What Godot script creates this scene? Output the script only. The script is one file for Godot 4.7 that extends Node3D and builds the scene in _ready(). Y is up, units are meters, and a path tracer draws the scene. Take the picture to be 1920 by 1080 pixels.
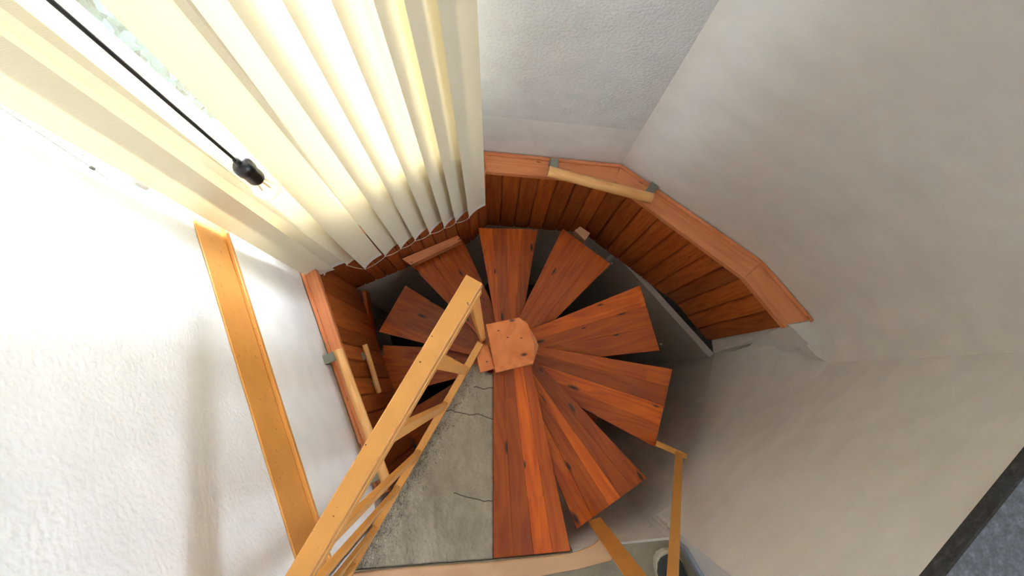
extends Node3D
# A spiral stair seen from the landing above. x = east, z = south, y = up; the landing is y = 0.
# px(x, y, depth) turns a pixel of the 1920 x 1080 photograph into a point that lies `depth` below the eye.

const EYE := 1.7
const FOCAL := 820.0
const CX := Vector3(0.99898356, 0.0, 0.04507609)        # east in lens axes
const CS := Vector3(0.00929607, 0.97850343, -0.2060209) # south
const CD := Vector3(-0.04410711, 0.20623052, 0.97750884) # down
var rng := RandomNumberGenerator.new()
var taken := {}
var M := {}

# ---------------------------------------------------------------- helpers
func px(x: float, y: float, depth: float) -> Vector3:
	var v := Vector3(x - 960.0, y - 540.0, FOCAL)
	var d := v.dot(CD)
	return Vector3(v.dot(CX) * depth / d, EYE - depth, v.dot(CS) * depth / d)

func p2(x: float, y: float, depth: float) -> Vector2:
	var p := px(x, y, depth)
	return Vector2(p.x, p.z)

func numbered(called: String) -> String:
	if not taken.has(called):
		taken[called] = 0
		return called
	taken[called] += 1
	return "%s_%03d" % [called, taken[called]]

func mb() -> SurfaceTool:
	var st := SurfaceTool.new()
	st.begin(Mesh.PRIMITIVE_TRIANGLES)
	return st

func build(st: SurfaceTool, called: String, m: Material, parent: Node = self) -> MeshInstance3D:
	var o := MeshInstance3D.new()
	st.set_material(m)
	o.mesh = st.commit()
	o.name = numbered(called) if parent == self else called
	parent.add_child(o, true)
	return o

func tag(o: Node, label: String, category: String, group := "") -> Node:
	o.set_meta("label", label)
	o.set_meta("category", category)
	if group != "": o.set_meta("group", group)
	return o

func struct(o: Node, label: String, category: String) -> Node:
	tag(o, label, category)
	o.set_meta("kind", "structure")
	return o

func base(called: String, at := Vector3.ZERO) -> Node3D:
	var o := Node3D.new()
	o.name = numbered(called)
	add_child(o)
	o.position = at
	return o

func tri(st: SurfaceTool, a: Vector3, b: Vector3, c: Vector3, n: Vector3, ua := Vector2.ZERO, ub := Vector2.ZERO, uc := Vector2.ZERO):
	if (c - a).cross(b - a).dot(n) < 0.0:
		var t := b; b = c; c = t
		var u := ub; ub = uc; uc = u
	for q in [[a, ua], [b, ub], [c, uc]]:
		st.set_normal(n); st.set_uv(q[1]); st.add_vertex(q[0])

func quad(st: SurfaceTool, a: Vector3, b: Vector3, c: Vector3, d: Vector3, n: Vector3, ua := Vector2.ZERO, ub := Vector2.ZERO, uc := Vector2.ZERO, ud := Vector2.ZERO):
	tri(st, a, b, c, n, ua, ub, uc)
	tri(st, a, c, d, n, ua, uc, ud)

func area(p: PackedVector2Array) -> float:
	var s := 0.0
	for i in p.size():
		s += p[i].cross(p[(i + 1) % p.size()])
	return s * 0.5

func inset(p: PackedVector2Array, b: float) -> PackedVector2Array:
	var out := PackedVector2Array()
	var k := p.size()
	for i in k:
		var e0 := (p[i] - p[(i + k - 1) % k]).normalized()
		var e1 := (p[(i + 1) % k] - p[i]).normalized()
		var n0 := Vector2(-e0.y, e0.x); var n1 := Vector2(-e1.y, e1.x)
		var m := (n0 + n1).normalized()
		out.append(p[i] + m * b / max(0.35, m.dot(n0)))
	return out

# an upright prism over a plan outline, its upper edge chamfered; UV: v runs along `dir`, metres * scale
func prism(st: SurfaceTool, outline, y0: float, y1: float, bevel := 0.0, uo := Vector2.ZERO, dir := Vector2(0, 1), us := Vector2.ONE, off := Vector3.ZERO):
	var p := PackedVector2Array(outline)
	if area(p) < 0.0: p.reverse()
	var k := p.size()
	var side := Vector2(-dir.y, dir.x)
	var q := inset(p, bevel) if bevel > 0.0 else p
	var uv = func(w: Vector2, dy: float) -> Vector2: return Vector2(((w - uo).dot(side) + dy) * us.x, (w - uo).dot(dir) * us.y)
	var at = func(w: Vector2, y: float) -> Vector3: return Vector3(w.x, y, w.y) - off
	for i in k:
		var j := (i + 1) % k
		var e := (p[j] - p[i]).normalized()
		var n := Vector3(e.y, 0, -e.x)
		quad(st, at.call(p[i], y0), at.call(p[j], y0), at.call(p[j], y1 - bevel), at.call(p[i], y1 - bevel), n, uv.call(p[i], y0 - y1), uv.call(p[j], y0 - y1), uv.call(p[j], 0.0), uv.call(p[i], 0.0))
		if bevel > 0.0:
			quad(st, at.call(p[i], y1 - bevel), at.call(p[j], y1 - bevel), at.call(q[j], y1), at.call(q[i], y1), (n + Vector3.UP).normalized(), uv.call(p[i], 0.0), uv.call(p[j], 0.0), uv.call(q[j], 0.0), uv.call(q[i], 0.0))
	var ix := Geometry2D.triangulate_polygon(q)
	for t in range(0, ix.size(), 3):
		tri(st, at.call(q[ix[t]], y1), at.call(q[ix[t + 1]], y1), at.call(q[ix[t + 2]], y1), Vector3.UP, uv.call(q[ix[t]], 0.0), uv.call(q[ix[t + 1]], 0.0), uv.call(q[ix[t + 2]], 0.0))
	ix = Geometry2D.triangulate_polygon(p)
	for t in range(0, ix.size(), 3):
		tri(st, at.call(p[ix[t]], y0), at.call(p[ix[t + 1]], y0), at.call(p[ix[t + 2]], y0), Vector3.DOWN, uv.call(p[ix[t]], 0.0), uv.call(p[ix[t + 1]], 0.0), uv.call(p[ix[t + 2]], 0.0))

# the plan of a strip between a and b: from `near` to `far` metres to the side away from the stairwell
func strip(a: Vector2, b: Vector2, near: float, far: float) -> PackedVector2Array:
	var n := away(a, b)
	return PackedVector2Array([a + n * near, b + n * near, b + n * far, a + n * far])

func away(a: Vector2, b: Vector2) -> Vector2:
	var e := (b - a).normalized()
	var n := Vector2(e.y, -e.x)
	return n if n.dot((a + b) * 0.5 - Vector2(0.1, -0.1)) > 0.0 else -n

# a beam with a rectangular section (width w across, height h), slightly chamfered, from a to b; `up` leans the section
func beam(st: SurfaceTool, a: Vector3, b: Vector3, w: float, h: float, up := Vector3.UP, c := 0.0015):
	var d := (b - a).normalized()
	var r := d.cross(up).normalized()
	var u := r.cross(d).normalized()
	var ring: Array[Vector2] = [Vector2(w / 2 - c, h / 2), Vector2(w / 2, h / 2 - c), Vector2(w / 2, -h / 2 + c), Vector2(w / 2 - c, -h / 2), Vector2(-w / 2 + c, -h / 2), Vector2(-w / 2, -h / 2 + c), Vector2(-w / 2, h / 2 - c), Vector2(-w / 2 + c, h / 2)]
	var L := (b - a).length()
	for i in 8:
		var s: Vector2 = ring[i]; var t: Vector2 = ring[(i + 1) % 8]
		var m := (s + t) * 0.5
		var n := Vector2(signf(m.x) if absf(m.x) > w / 2 - c else 0.0, signf(m.y) if absf(m.y) > h / 2 - c else 0.0).normalized()
		var ps := r * s.x + u * s.y; var pt := r * t.x + u * t.y
		quad(st, a + ps, a + pt, b + pt, b + ps, r * n.x + u * n.y, Vector2(s.x + s.y, 0), Vector2(t.x + t.y, 0), Vector2(t.x + t.y, L), Vector2(s.x + s.y, L))
	for i in range(1, 7):
		for e in [[a, -d], [b, d]]:
			var q := [ring[0], ring[i], ring[i + 1]]
			var v := []
			for k in 3: v.append(e[0] + r * q[k].x + u * q[k].y)
			tri(st, v[0], v[1], v[2], e[1], q[0], q[1], q[2])

func tube(st: SurfaceTool, pts: Array, radius: float, sides := 10, caps := true, us := 1.0):
	var rings := []
	var run := 0.0
	var runs := []
	var r := Vector3.ZERO
	for i in pts.size():
		var d: Vector3 = (pts[mini(i + 1, pts.size() - 1)] - pts[maxi(i - 1, 0)]).normalized()
		if i == 0: r = d.cross(Vector3.UP if absf(d.y) < 0.9 else Vector3.RIGHT).normalized()
		r = (r - d * r.dot(d)).normalized()
		var u := r.cross(d)
		var ring := []
		for k in sides + 1:
			var t := TAU * k / sides
			ring.append([pts[i] + (r * cos(t) + u * sin(t)) * radius, r * cos(t) + u * sin(t)])
		rings.append(ring)
		if i > 0: run += (pts[i] - pts[i - 1]).length()
		runs.append(run)
	for i in pts.size() - 1:
		for k in sides:
			var q = [rings[i][k], rings[i][k + 1], rings[i + 1][k + 1], rings[i + 1][k]]
			var uv = [Vector2(float(k) / sides, runs[i] * us), Vector2(float(k + 1) / sides, runs[i] * us), Vector2(float(k + 1) / sides, runs[i + 1] * us), Vector2(float(k) / sides, runs[i + 1] * us)]
			smooth_quad(st, q, uv)
	if caps:
		for e in [[0, -1.0], [pts.size() - 1, 1.0]]:
			var d: Vector3 = (pts[mini(e[0] + 1, pts.size() - 1)] - pts[maxi(e[0] - 1, 0)]).normalized() * e[1]
			for k in sides: tri(st, pts[e[0]], rings[e[0]][k][0], rings[e[0]][k + 1][0], d, Vector2(0.5, 0.5), Vector2(0.2, 0.5), Vector2(0.3, 0.6))

func smooth_quad(st: SurfaceTool, q: Array, uv: Array):
	for t in [[0, 1, 2], [0, 2, 3]]:
		var a = q[t[0]]; var b = q[t[1]]; var c = q[t[2]]
		var w := [t[0], t[1], t[2]]
		if (c[0] - a[0]).cross(b[0] - a[0]).dot(a[1] + b[1] + c[1]) < 0.0: w = [t[0], t[2], t[1]]
		for i in w:
			st.set_normal(q[i][1]); st.set_uv(uv[i]); st.add_vertex(q[i][0])

# a turned shape: profile of (radius, height) along +y from `at`
func lathe(st: SurfaceTool, profile: Array, at := Vector3.ZERO, sides := 24):
	for i in profile.size() - 1:
		var a: Vector2 = profile[i]; var b: Vector2 = profile[i + 1]
		var na := norm_at(profile, i); var nb := norm_at(profile, i + 1)
		for k in sides:
			var t0 := TAU * k / sides; var t1 := TAU * (k + 1) / sides
			var c0 := Vector3(cos(t0), 0, sin(t0)); var c1 := Vector3(cos(t1), 0, sin(t1))
			smooth_quad(st, [[at + c0 * a.x + Vector3.UP * a.y, c0 * na.x + Vector3.UP * na.y], [at + c1 * a.x + Vector3.UP * a.y, c1 * na.x + Vector3.UP * na.y], [at + c1 * b.x + Vector3.UP * b.y, c1 * nb.x + Vector3.UP * nb.y], [at + c0 * b.x + Vector3.UP * b.y, c0 * nb.x + Vector3.UP * nb.y]], [Vector2(0, a.y), Vector2(1, a.y), Vector2(1, b.y), Vector2(0, b.y)])

func norm_at(profile: Array, i: int) -> Vector2:
	var d: Vector2 = profile[mini(i + 1, profile.size() - 1)] - profile[maxi(i - 1, 0)]
	return Vector2(d.y, -d.x).normalized() if d.length() > 0 else Vector2(1, 0)

# ---------------------------------------------------------------- materials
func noise(sd: int, freq: float, oct := 3, kind := FastNoiseLite.TYPE_SIMPLEX_SMOOTH) -> FastNoiseLite:
	var n := FastNoiseLite.new()
	n.seed = sd; n.frequency = freq; n.noise_type = kind
	n.fractal_octaves = oct
	n.fractal_type = FastNoiseLite.FRACTAL_FBM if oct > 1 else FastNoiseLite.FRACTAL_NONE
	return n

func flat(c: Color, rough := 0.6, metal := 0.0) -> StandardMaterial3D:
	var m := StandardMaterial3D.new()
	m.albedo_color = c; m.roughness = rough; m.metallic = metal
	return m

func plaster(c: Color, relief: float, grain: float, sd: int) -> StandardMaterial3D:
	var m := flat(c, 0.85)
	m.uv1_triplanar = true; m.uv1_world_triplanar = true
	m.uv1_scale = Vector3.ONE * 1.6
	var img := noise(sd, grain, 4).get_seamless_image(512, 512)
	m.heightmap_enabled = true
	m.heightmap_scale = relief
	m.heightmap_texture = ImageTexture.create_from_image(img)
	# faint blotches of the paint itself
	var col := Image.create(256, 256, false, Image.FORMAT_RGB8)
	var b := noise(sd + 7, 0.02, 4).get_seamless_image(256, 256)
	for y in 256:
		for x in 256:
			var v := 0.975 + 0.05 * (b.get_pixel(x, y).r - 0.5)
			col.set_pixel(x, y, Color(v, v, v * 0.995))
	m.albedo_texture = ImageTexture.create_from_image(col)
	return m

# pine: pale and dark rings along v, with knots [u, v, radius]
func wood_image(sd: int, pale: Color, dark: Color, knots: Array, rings := 9.0, w := 128, h := 512) -> ImageTexture:
	var img := Image.create(w, h, false, Image.FORMAT_RGB8)
	var wob := noise(sd, 1.0, 2); var fine := noise(sd + 1, 1.0, 2); var blot := noise(sd + 2, 1.0, 2)
	for y in h:
		for x in w:
			var u := float(x) / w; var v := float(y) / h
			var su := u; var knot := 0.0
			for k in knots:
				var dx: float = (u - k[0]) * 0.25; var dy: float = v - k[1]
				var rr: float = k[2]
				var d := sqrt(dx * dx * 1.6 + dy * dy * 0.5)
				su += signf(dx) * rr * 1.6 * exp(-d * d / (rr * rr * 5.0))
				knot = maxf(knot, clampf(1.35 - d / (rr * 0.62), 0.0, 1.0))
			var f := su * rings + 1.6 * wob.get_noise_2d(su * 1.4, v * 0.9) * 2.0
			var ring := 0.5 + 0.5 * sin(f * TAU * 0.5)
			ring = pow(ring, 2.2)
			var g := fine.get_noise_2d(u * 60.0, v * 3.0) * 0.5 + 0.5
			var b := blot.get_noise_2d(u * 1.7, v * 3.1) * 0.5 + 0.5
			var c := pale.lerp(dark, clampf(0.42 * ring + 0.28 * g + 0.55 * b - 0.2, 0.0, 1.0))
			c = c.lerp(Color(dark.r * 0.28, dark.g * 0.22, dark.b * 0.25), knot * 0.92)
			img.set_pixel(x, y, c)
	return ImageTexture.create_from_image(img)

func wood(tex: Texture2D, tint: Color, rough := 0.42) -> StandardMaterial3D:
	var m := flat(tint, rough)
	m.albedo_texture = tex
	m.texture_repeat = true
	return m

func painted(c: Color, sd: int) -> StandardMaterial3D:
	# gloss paint on steel, with small chips that bare the rust
	var m := flat(c, 0.38)
	m.uv1_triplanar = true; m.uv1_world_triplanar = true
	m.uv1_scale = Vector3.ONE * 2.2
	var img := Image.create(512, 512, false, Image.FORMAT_RGB8)
	var a := noise(sd, 0.012, 3).get_seamless_image(512, 512)
	var b := noise(sd + 3, 0.05, 3).get_seamless_image(512, 512)
	for y in 512:
		for x in 512:
			var t := a.get_pixel(x, y).r; var s := b.get_pixel(x, y).r
			var v := 0.96 + 0.06 * (t - 0.5)
			var q := Color(v, v, v)
			if s > 0.86 and t > 0.45: q = Color(0.30, 0.22, 0.16)
			img.set_pixel(x, y, q)
	m.albedo_texture = ImageTexture.create_from_image(img)
	return m

func concrete_image(wedge: bool) -> ImageTexture:
	var img := Image.create(512, 512, false, Image.FORMAT_RGB8)
	var a := noise(41, 0.006, 4); var b := noise(42, 0.03, 4); var c := noise(43, 0.12, 2); var s := noise(44, 0.10, 1, FastNoiseLite.TYPE_CELLULAR)
	for y in 512:
		for x in 512:
			var t := 0.5 + 0.55 * a.get_noise_2d(x, y * 0.7) + 0.22 * b.get_noise_2d(x, y) + 0.10 * c.get_noise_2d(x, y)
			var col := Color(0.56, 0.52, 0.45).lerp(Color(0.73, 0.685, 0.60), clampf(t, 0.0, 1.0))
			# the edge under the railing is spalled: pits, lime specks, dark grit
			var spall := clampf(1.0 - ((x / 512.0 - 0.03) / 0.72 + y / 512.0 - 1.0) / 0.33, 0.0, 1.0)
			var grit := c.get_noise_2d(x * 1.3, y * 1.3) + 0.7 * b.get_noise_2d(x + 300, y)
			if not wedge: spall = 0.0
			if spall > 0.0 and grit > 0.75 - 0.62 * spall: col = col.lerp(Color(0.34, 0.31, 0.27), 0.6)
			if spall > 0.0 and grit < -0.80 + 0.30 * spall: col = Color(0.78, 0.75, 0.69)
			if s.get_noise_2d(x, y) < -0.965: col = Color(0.78, 0.77, 0.72)
			img.set_pixel(x, y, col)
	for crack in [] if not wedge else [[300, 120, 511, 142, 5], [360, 330, 511, 350, 6], [430, 60, 511, 66, 7]]:
		var yy: float = crack[1]
		var wander := noise(crack[4], 0.012, 2)
		for x in range(crack[0], crack[2]):
			yy = lerpf(crack[1], crack[3], float(x - crack[0]) / (crack[2] - crack[0])) + 9.0 * wander.get_noise_1d(x)
			for k in 2: img.set_pixel(x, clampi(int(yy) + k, 0, 511), Color(0.22, 0.20, 0.18))
	return ImageTexture.create_from_image(img)

func stone_image() -> ImageTexture:
	var img := Image.create(256, 256, false, Image.FORMAT_RGB8)
	var a := noise(61, 0.03, 4).get_seamless_image(256, 256); var b := noise(62, 0.09, 3).get_seamless_image(256, 256)
	for y in 256:
		for x in 256:
			var t := 0.6 * a.get_pixel(x, y).r + 0.5 * b.get_pixel(x, y).r
			img.set_pixel(x, y, Color(0.11, 0.115, 0.125).lerp(Color(0.40, 0.41, 0.43), clampf((t - 0.25) * 1.1, 0.0, 1.0)))
	return ImageTexture.create_from_image(img)

func slat_image() -> ImageTexture:
	# woven cloth: fine cross ribs
	var img := Image.create(32, 512, false, Image.FORMAT_RGB8)
	var n := noise(71, 0.2, 2)
	for y in 512:
		for x in 32:
			var v := 0.96 + 0.012 * sin(y * TAU / 4.0) + 0.02 * n.get_noise_2d(x * 0.4, y * 2.0)
			img.set_pixel(x, y, Color(v, v, v))
	return ImageTexture.create_from_image(img)

func make_materials():
	M.rough_plaster = plaster(Color(0.93, 0.93, 0.93), 0.22, 0.10, 11)
	M.plaster = plaster(Color(0.965, 0.958, 0.945), 0.05, 0.012, 12)
	M.wavy_plaster = plaster(Color(0.962, 0.953, 0.938), 0.10, 0.012, 13)
	M.yellow = painted(Color(0.83, 0.58, 0.29), 21)
	M.peach = wood(wood_image(31, Color(0.88, 0.71, 0.55), Color(0.82, 0.63, 0.47), [], 4.0, 64, 256), Color(1, 1, 1), 0.5)
	var hot := Color(0.87, 0.42, 0.05); var deep := Color(0.68, 0.25, 0.015)
	M.tread = [
		wood_image(101, hot, deep, [[0.55, 0.78, 0.034], [0.3, 0.25, 0.022]], 2.0),
		wood_image(102, hot, deep, [[0.35, 0.62, 0.040], [0.7, 0.15, 0.020]], 3.0),
		wood_image(103, hot, deep, [[0.7, 0.35, 0.030], [0.4, 0.88, 0.032], [0.5, 0.6, 0.016]], 1.5),
		wood_image(104, hot, deep, [], 4.0)]
	M.tread_mats = []
	for t in M.tread:
		for k in [1.0, 0.86, 0.74]: M.tread_mats.append(wood(t, Color(k, k * (0.9 + 0.1 * k), k), 0.4))
	M.tread_core = wood(M.tread[3], Color(1, 1, 1), 0.5)
	var pale := Color(0.76, 0.41, 0.17); var brown := Color(0.58, 0.25, 0.07)
	M.panel_mats = []
	for i in 4:
		var kn: Array = [[[0.5, 0.2, 0.016], [0.3, 0.7, 0.013]], [[0.6, 0.45, 0.018]], [[0.4, 0.85, 0.015], [0.7, 0.3, 0.012]], [[0.5, 0.55, 0.010]]][i]
		var tx := wood_image(120 + i, pale, brown, kn, 1.5 + 0.5 * i, 64, 512)
		for k in [1.0, 0.85]: M.panel_mats.append(wood(tx, Color(k, k, k), 0.45))
	M.cap = wood(wood_image(140, Color(0.86, 0.56, 0.37), Color(0.75, 0.42, 0.24), [[0.4, 0.15, 0.014], [0.6, 0.33, 0.012], [0.45, 0.62, 0.015], [0.55, 0.85, 0.011]], 3.0, 64, 512), Color(1, 1, 1), 0.45)
	M.block = wood(wood_image(141, Color(0.84, 0.50, 0.27), Color(0.74, 0.38, 0.16), [[0.42, 0.2, 0.026], [0.3, 0.86, 0.030], [0.55, 0.5, 0.012], [0.3, 0.55, 0.012], [0.7, 0.35, 0.012]], 2.5, 128, 256), Color(1, 1, 1), 0.45)
	M.dowel = wood(wood_image(142, Color(0.90, 0.70, 0.45), Color(0.80, 0.56, 0.30), [[0.5, 0.4, 0.004]], 3.0, 64, 256), Color(1, 1, 1), 0.5)
	M.bracket = flat(Color(0.52, 0.53, 0.48), 0.5, 0.2)
	M.joint = flat(Color(0.30, 0.10, 0.04), 0.8)
	M.white_paint = flat(Color(0.86, 0.85, 0.83), 0.5)
	M.frame = flat(Color(0.93, 0.93, 0.93), 0.4)
	M.concrete = flat(Color(1, 1, 1), 0.75)
	M.concrete.albedo_texture = concrete_image(true)
	M.bare = flat(Color(0.92, 0.92, 0.92), 0.8)
	M.bare.albedo_texture = concrete_image(false)
	M.concrete.heightmap_enabled = true
	M.concrete.heightmap_scale = 0.5
	M.concrete.heightmap_texture = ImageTexture.create_from_image(noise(45, 0.05, 5).get_seamless_image(512, 512))
	M.stone = flat(Color(1, 1, 1), 0.7)
	M.stone.albedo_texture = stone_image()
	M.stone.uv1_triplanar = true; M.stone.uv1_world_triplanar = true; M.stone.uv1_scale = Vector3.ONE * 5.0
	M.slat = flat(Color(0.92, 0.885, 0.77), 0.8)
	M.slat.albedo_texture = slat_image()
	M.slat.backlight_enabled = true
	M.slat.backlight = Color(0.42, 0.39, 0.32)
	M.slat.cull_mode = BaseMaterial3D.CULL_DISABLED
	M.bead = flat(Color(0.90, 0.88, 0.82), 0.4)
	M.black = flat(Color(0.055, 0.055, 0.06), 0.4)
	M.cord = flat(Color(0.06, 0.05, 0.045), 0.7)
	M.glass = flat(Color(0.95, 0.93, 0.90, 0.30), 0.03)
	M.glass.transparency = BaseMaterial3D.TRANSPARENCY_ALPHA
	M.pane = flat(Color(0.6, 0.65, 0.63, 0.03), 0.0)
	M.pane.transparency = BaseMaterial3D.TRANSPARENCY_ALPHA
	M.brass = flat(Color(0.85, 0.62, 0.28), 0.3, 0.8)
	M.amber = flat(Color(0.93, 0.72, 0.42), 0.4)
	M.rubber = flat(Color(0.80, 0.78, 0.72), 0.6)
	M.canvas = flat(Color(0.20, 0.22, 0.22), 0.9)
	M.skirting = flat(Color(0.62, 0.65, 0.70), 0.5)
	M.lower_floor = flat(Color(0.35, 0.30, 0.26), 0.6)
	M.leaf = flat(Color(0.065, 0.12, 0.105), 0.9)
	M.leaf.metallic_specular = 0.2
	M.bark = flat(Color(0.3, 0.24, 0.2), 0.9)
	M.ground = flat(Color(0.80, 0.79, 0.76), 0.9)

# ---------------------------------------------------------------- plan of the place
const A := Vector2(-0.041, -0.964)
const A2 := Vector2(-0.13, -0.80)
const B := Vector2(0.558, -0.91)
const C := Vector2(1.131, -0.477)
const D := Vector2(1.311, -0.229)
const E := Vector2(1.339, -0.057)
const F := Vector2(0.648, 0.526)
const W := Vector2(-0.80, -0.515)
const K := Vector2(-0.40, 0.45)
const K2 := Vector2(-0.75, 1.10)
const K3 := Vector2(-0.75, 2.6)
const CAP_Y := -0.02      # top of the wooden cap rail
const PANEL_Y := -0.70    # bottom of the panelling
const LOW_Y := -2.55      # floor of the storey below
const TOP_Y := 3.45       # ceiling
const HEAD_Y := 3.25      # head of the stair window
const SILL_Y := 0.36
const AXIS := Vector2(0.085, -0.125)
const RISE := 0.105

func _ready():
	rng.seed = 7
	# camera
	var cam := Camera3D.new()
	cam.name = "camera"
	add_child(cam)
	cam.transform = Transform3D(Basis(Vector3(CX.x, -CD.x, CS.x), Vector3(-CX.y, CD.y, -CS.y), Vector3(-CX.z, CD.z, -CS.z)), Vector3(0, EYE, 0))
	cam.fov = rad_to_deg(2.0 * atan(540.0 / FOCAL))
	cam.near = 0.02
	cam.current = true
	# sky and exposure
	var we := WorldEnvironment.new()
	we.name = "world_environment"
	var env := Environment.new()
	var sm := ProceduralSkyMaterial.new()
	sm.sky_top_color = Color(0.90, 0.94, 1.0)
	sm.sky_horizon_color = Color(0.97, 0.98, 1.0)
	sm.ground_horizon_color = Color(0.80, 0.80, 0.80)
	sm.ground_bottom_color = Color(0.6, 0.6, 0.6)
	sm.sky_energy_multiplier = 6.0
	var sky := Sky.new()
	sky.sky_material = sm
	env.background_mode = Environment.BG_SKY
	env.sky = sky
	env.tonemap_mode = Environment.TONE_MAPPER_LINEAR
	env.tonemap_exposure = 0.85
	env.sdfgi_enabled = true; env.ssao_enabled = true; env.ssil_enabled = true
	we.environment = env
	add_child(we)

	make_materials()
	setting()
	panelling()
	window()
	stair()
	railing()
	short_rail()
	handrails()
	blind()
	pendant()
	cord()
	shoe()
	outside()

# ---------------------------------------------------------------- the setting
func setting():
	var st := mb()
	# north wall: rough render above, a smooth skim coat below
	prism(st, strip(A, B, 0.0, 0.12), 0.24, TOP_Y)
	var wn = struct(build(st, "wall_north", M.rough_plaster), "white wall with a rough stippled render above the short wooden ledge", "wall")
	st = mb(); prism(st, strip(A, B, 0.0, 0.12), LOW_Y, 0.24)
	build(st, "skim_band", M.plaster, wn)
	# north-east wall, one plastered shell that turns softly at C and D
	var line := [B]
	for q in [[B, C, D, 0.10], [C, D, E, 0.06]]:
		var p0: Vector2 = q[1] + (q[0] - q[1]).normalized() * q[3]; var p1: Vector2 = q[1] + (q[2] - q[1]).normalized() * q[3]
		for i in 7:
			var t := i / 6.0
			line.append(p0.lerp(q[1], t).lerp(q[1].lerp(p1, t), t))
	line.append(E)
	st = mb()
	var outer := []
	for i in line.size():
		var n := away(line[maxi(i - 1, 0)], line[mini(i + 1, line.size() - 1)])
		outer.append(line[i] + n * 0.14)
	outer.reverse()
	prism(st, line + outer, CAP_Y - 0.03, TOP_Y)
	struct(build(st, "wall_northeast", M.wavy_plaster), "smooth white plastered wall that bends around the stairwell beside the half wall", "wall")
	st = mb()
	prism(st, strip(B, C, 0.0, 0.12), LOW_Y, CAP_Y - 0.03); prism(st, strip(C, D, 0.0, 0.12), LOW_Y, CAP_Y - 0.03); prism(st, strip(D, E, 0.0, 0.12), LOW_Y, CAP_Y - 0.03)
	struct(build(st, "wall_northeast_lower", M.plaster), "white lower wall of the stairwell behind the curved wood panelling", "wall")
	# window wall
	st = mb()
	prism(st, strip(W, A2, 0.0, 0.12), LOW_Y, SILL_Y)
	prism(st, strip(W, A2, 0.0, 0.12), HEAD_Y, TOP_Y)
	var along := (A2 - W).normalized()
	prism(st, strip(W, W + along * 0.04, 0.0, 0.12), SILL_Y, HEAD_Y)
	prism(st, strip(A2 - along * 0.03, A2, 0.0, 0.12), SILL_Y, HEAD_Y)
	prism(st, strip(A2, A, 0.0, 0.12), LOW_Y, TOP_Y)
	struct(build(st, "wall_northwest", M.plaster), "white wall that holds the window behind the vertical blind", "wall")
	# west wall: rough above the painted beam, smooth below, open under the panelling
	st = mb(); prism(st, strip(W, K, 0.0, 0.12), 0.55, TOP_Y)
	var ww = struct(build(st, "wall_west", M.rough_plaster), "bright white stippled wall crossed by the yellow painted beam", "wall")
	st = mb(); prism(st, strip(W, K, 0.0, 0.12), PANEL_Y, 0.55)
	build(st, "skim_band", M.plaster, ww)
	st = mb()
	var wl0 := W + Vector2(-0.20, 0.02); var wl1 := Vector2(-0.66, 0.62)
	prism(st, [wl0, wl1, wl1 + Vector2(-0.12, 0.05), wl0 + Vector2(-0.12, 0.05)], LOW_Y, PANEL_Y)
	prism(st, [W + Vector2(0.02, -0.12), W + Vector2(0.0, 0.0), wl0, wl0 + Vector2(-0.12, -0.12)], LOW_Y, PANEL_Y)
	prism(st, [W + away(W, K) * 0.02, K + away(W, K) * 0.02, wl1 + Vector2(-0.12, 0.05), wl0 + Vector2(-0.12, -0.1)], PANEL_Y, PANEL_Y + 0.1)
	struct(build(st, "wall_west_lower", M.plaster), "wall of the storey below, set back under the west panelling", "wall")
	# the wall south of the corner K, and the rest of the room behind the eye
	st = mb()
	prism(st, strip(K, K2, 0.0, 0.12), LOW_Y, TOP_Y); prism(st, strip(K2, K3, 0.0, 0.12), LOW_Y, TOP_Y)
	struct(build(st, "wall_southwest", M.rough_plaster), "white wall that turns away beside the foot of the railing", "wall")
	st = mb()
	prism(st, [Vector2(-0.87, 2.6), Vector2(3.12, 2.6), Vector2(3.12, 2.72), Vector2(-0.87, 2.72)], LOW_Y, TOP_Y)
	struct(build(st, "wall_south", M.plaster), "plain white wall behind the landing", "wall")
	st = mb()   # the room beyond the half wall has a window in its far wall
	for q in [[-0.2, 0.6, LOW_Y, TOP_Y], [2.2, 2.6, LOW_Y, TOP_Y], [0.6, 2.2, LOW_Y, 2.3], [0.6, 2.2, 3.0, TOP_Y]]:
		prism(st, [Vector2(3.0, q[0]), Vector2(3.12, q[0]), Vector2(3.12, q[1]), Vector2(3.0, q[1])], q[2], q[3])
	prism(st, [E, Vector2(3.0, E.y), Vector2(3.0, E.y - 0.12), E + Vector2(0.0, -0.12)], LOW_Y, TOP_Y)
	struct(build(st, "wall_east", M.plaster), "white wall of the room beyond the half wall", "wall")
	st = mb()
	prism(st, [Vector2(-1.1, -1.2), Vector2(3.12, -1.2), Vector2(3.12, 2.72), Vector2(-1.1, 2.72)], TOP_Y, TOP_Y + 0.12)
	struct(build(st, "ceiling", M.plaster), "flat white ceiling over the stairwell", "ceiling")
	# the half wall with its splayed foot
	st = mb(); prism(st, strip(F, E, 0.0, 0.14), 0.0, 0.80)
	var hw = struct(build(st, "wall_half", M.plaster), "white half wall on the open side of the stair under the grey stone cap", "wall")
	splay(hw)
	st = mb()
	var fe := (E - F).normalized()
	prism(st, strip(F - fe * 0.02, E, -0.006, 0.34), 0.80, 0.835, 0.003)
	tag(build(st, "stone_worktop", M.stone), "mottled grey stone slab on top of the white half wall", "worktop")
	st = mb()
	var g := Vector2(1.15, 1.42)
	prism(st, strip(F, g, 0.0, 0.12), -0.15, 0.80)
	struct(build(st, "wall_landing", M.plaster), "short white wall beside the grey shoe on the landing", "wall")
	st = mb()
	prism(st, strip(F.lerp(g, 0.05), g, -0.012, 0.0), 0.0, 0.07, 0.003)
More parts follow.
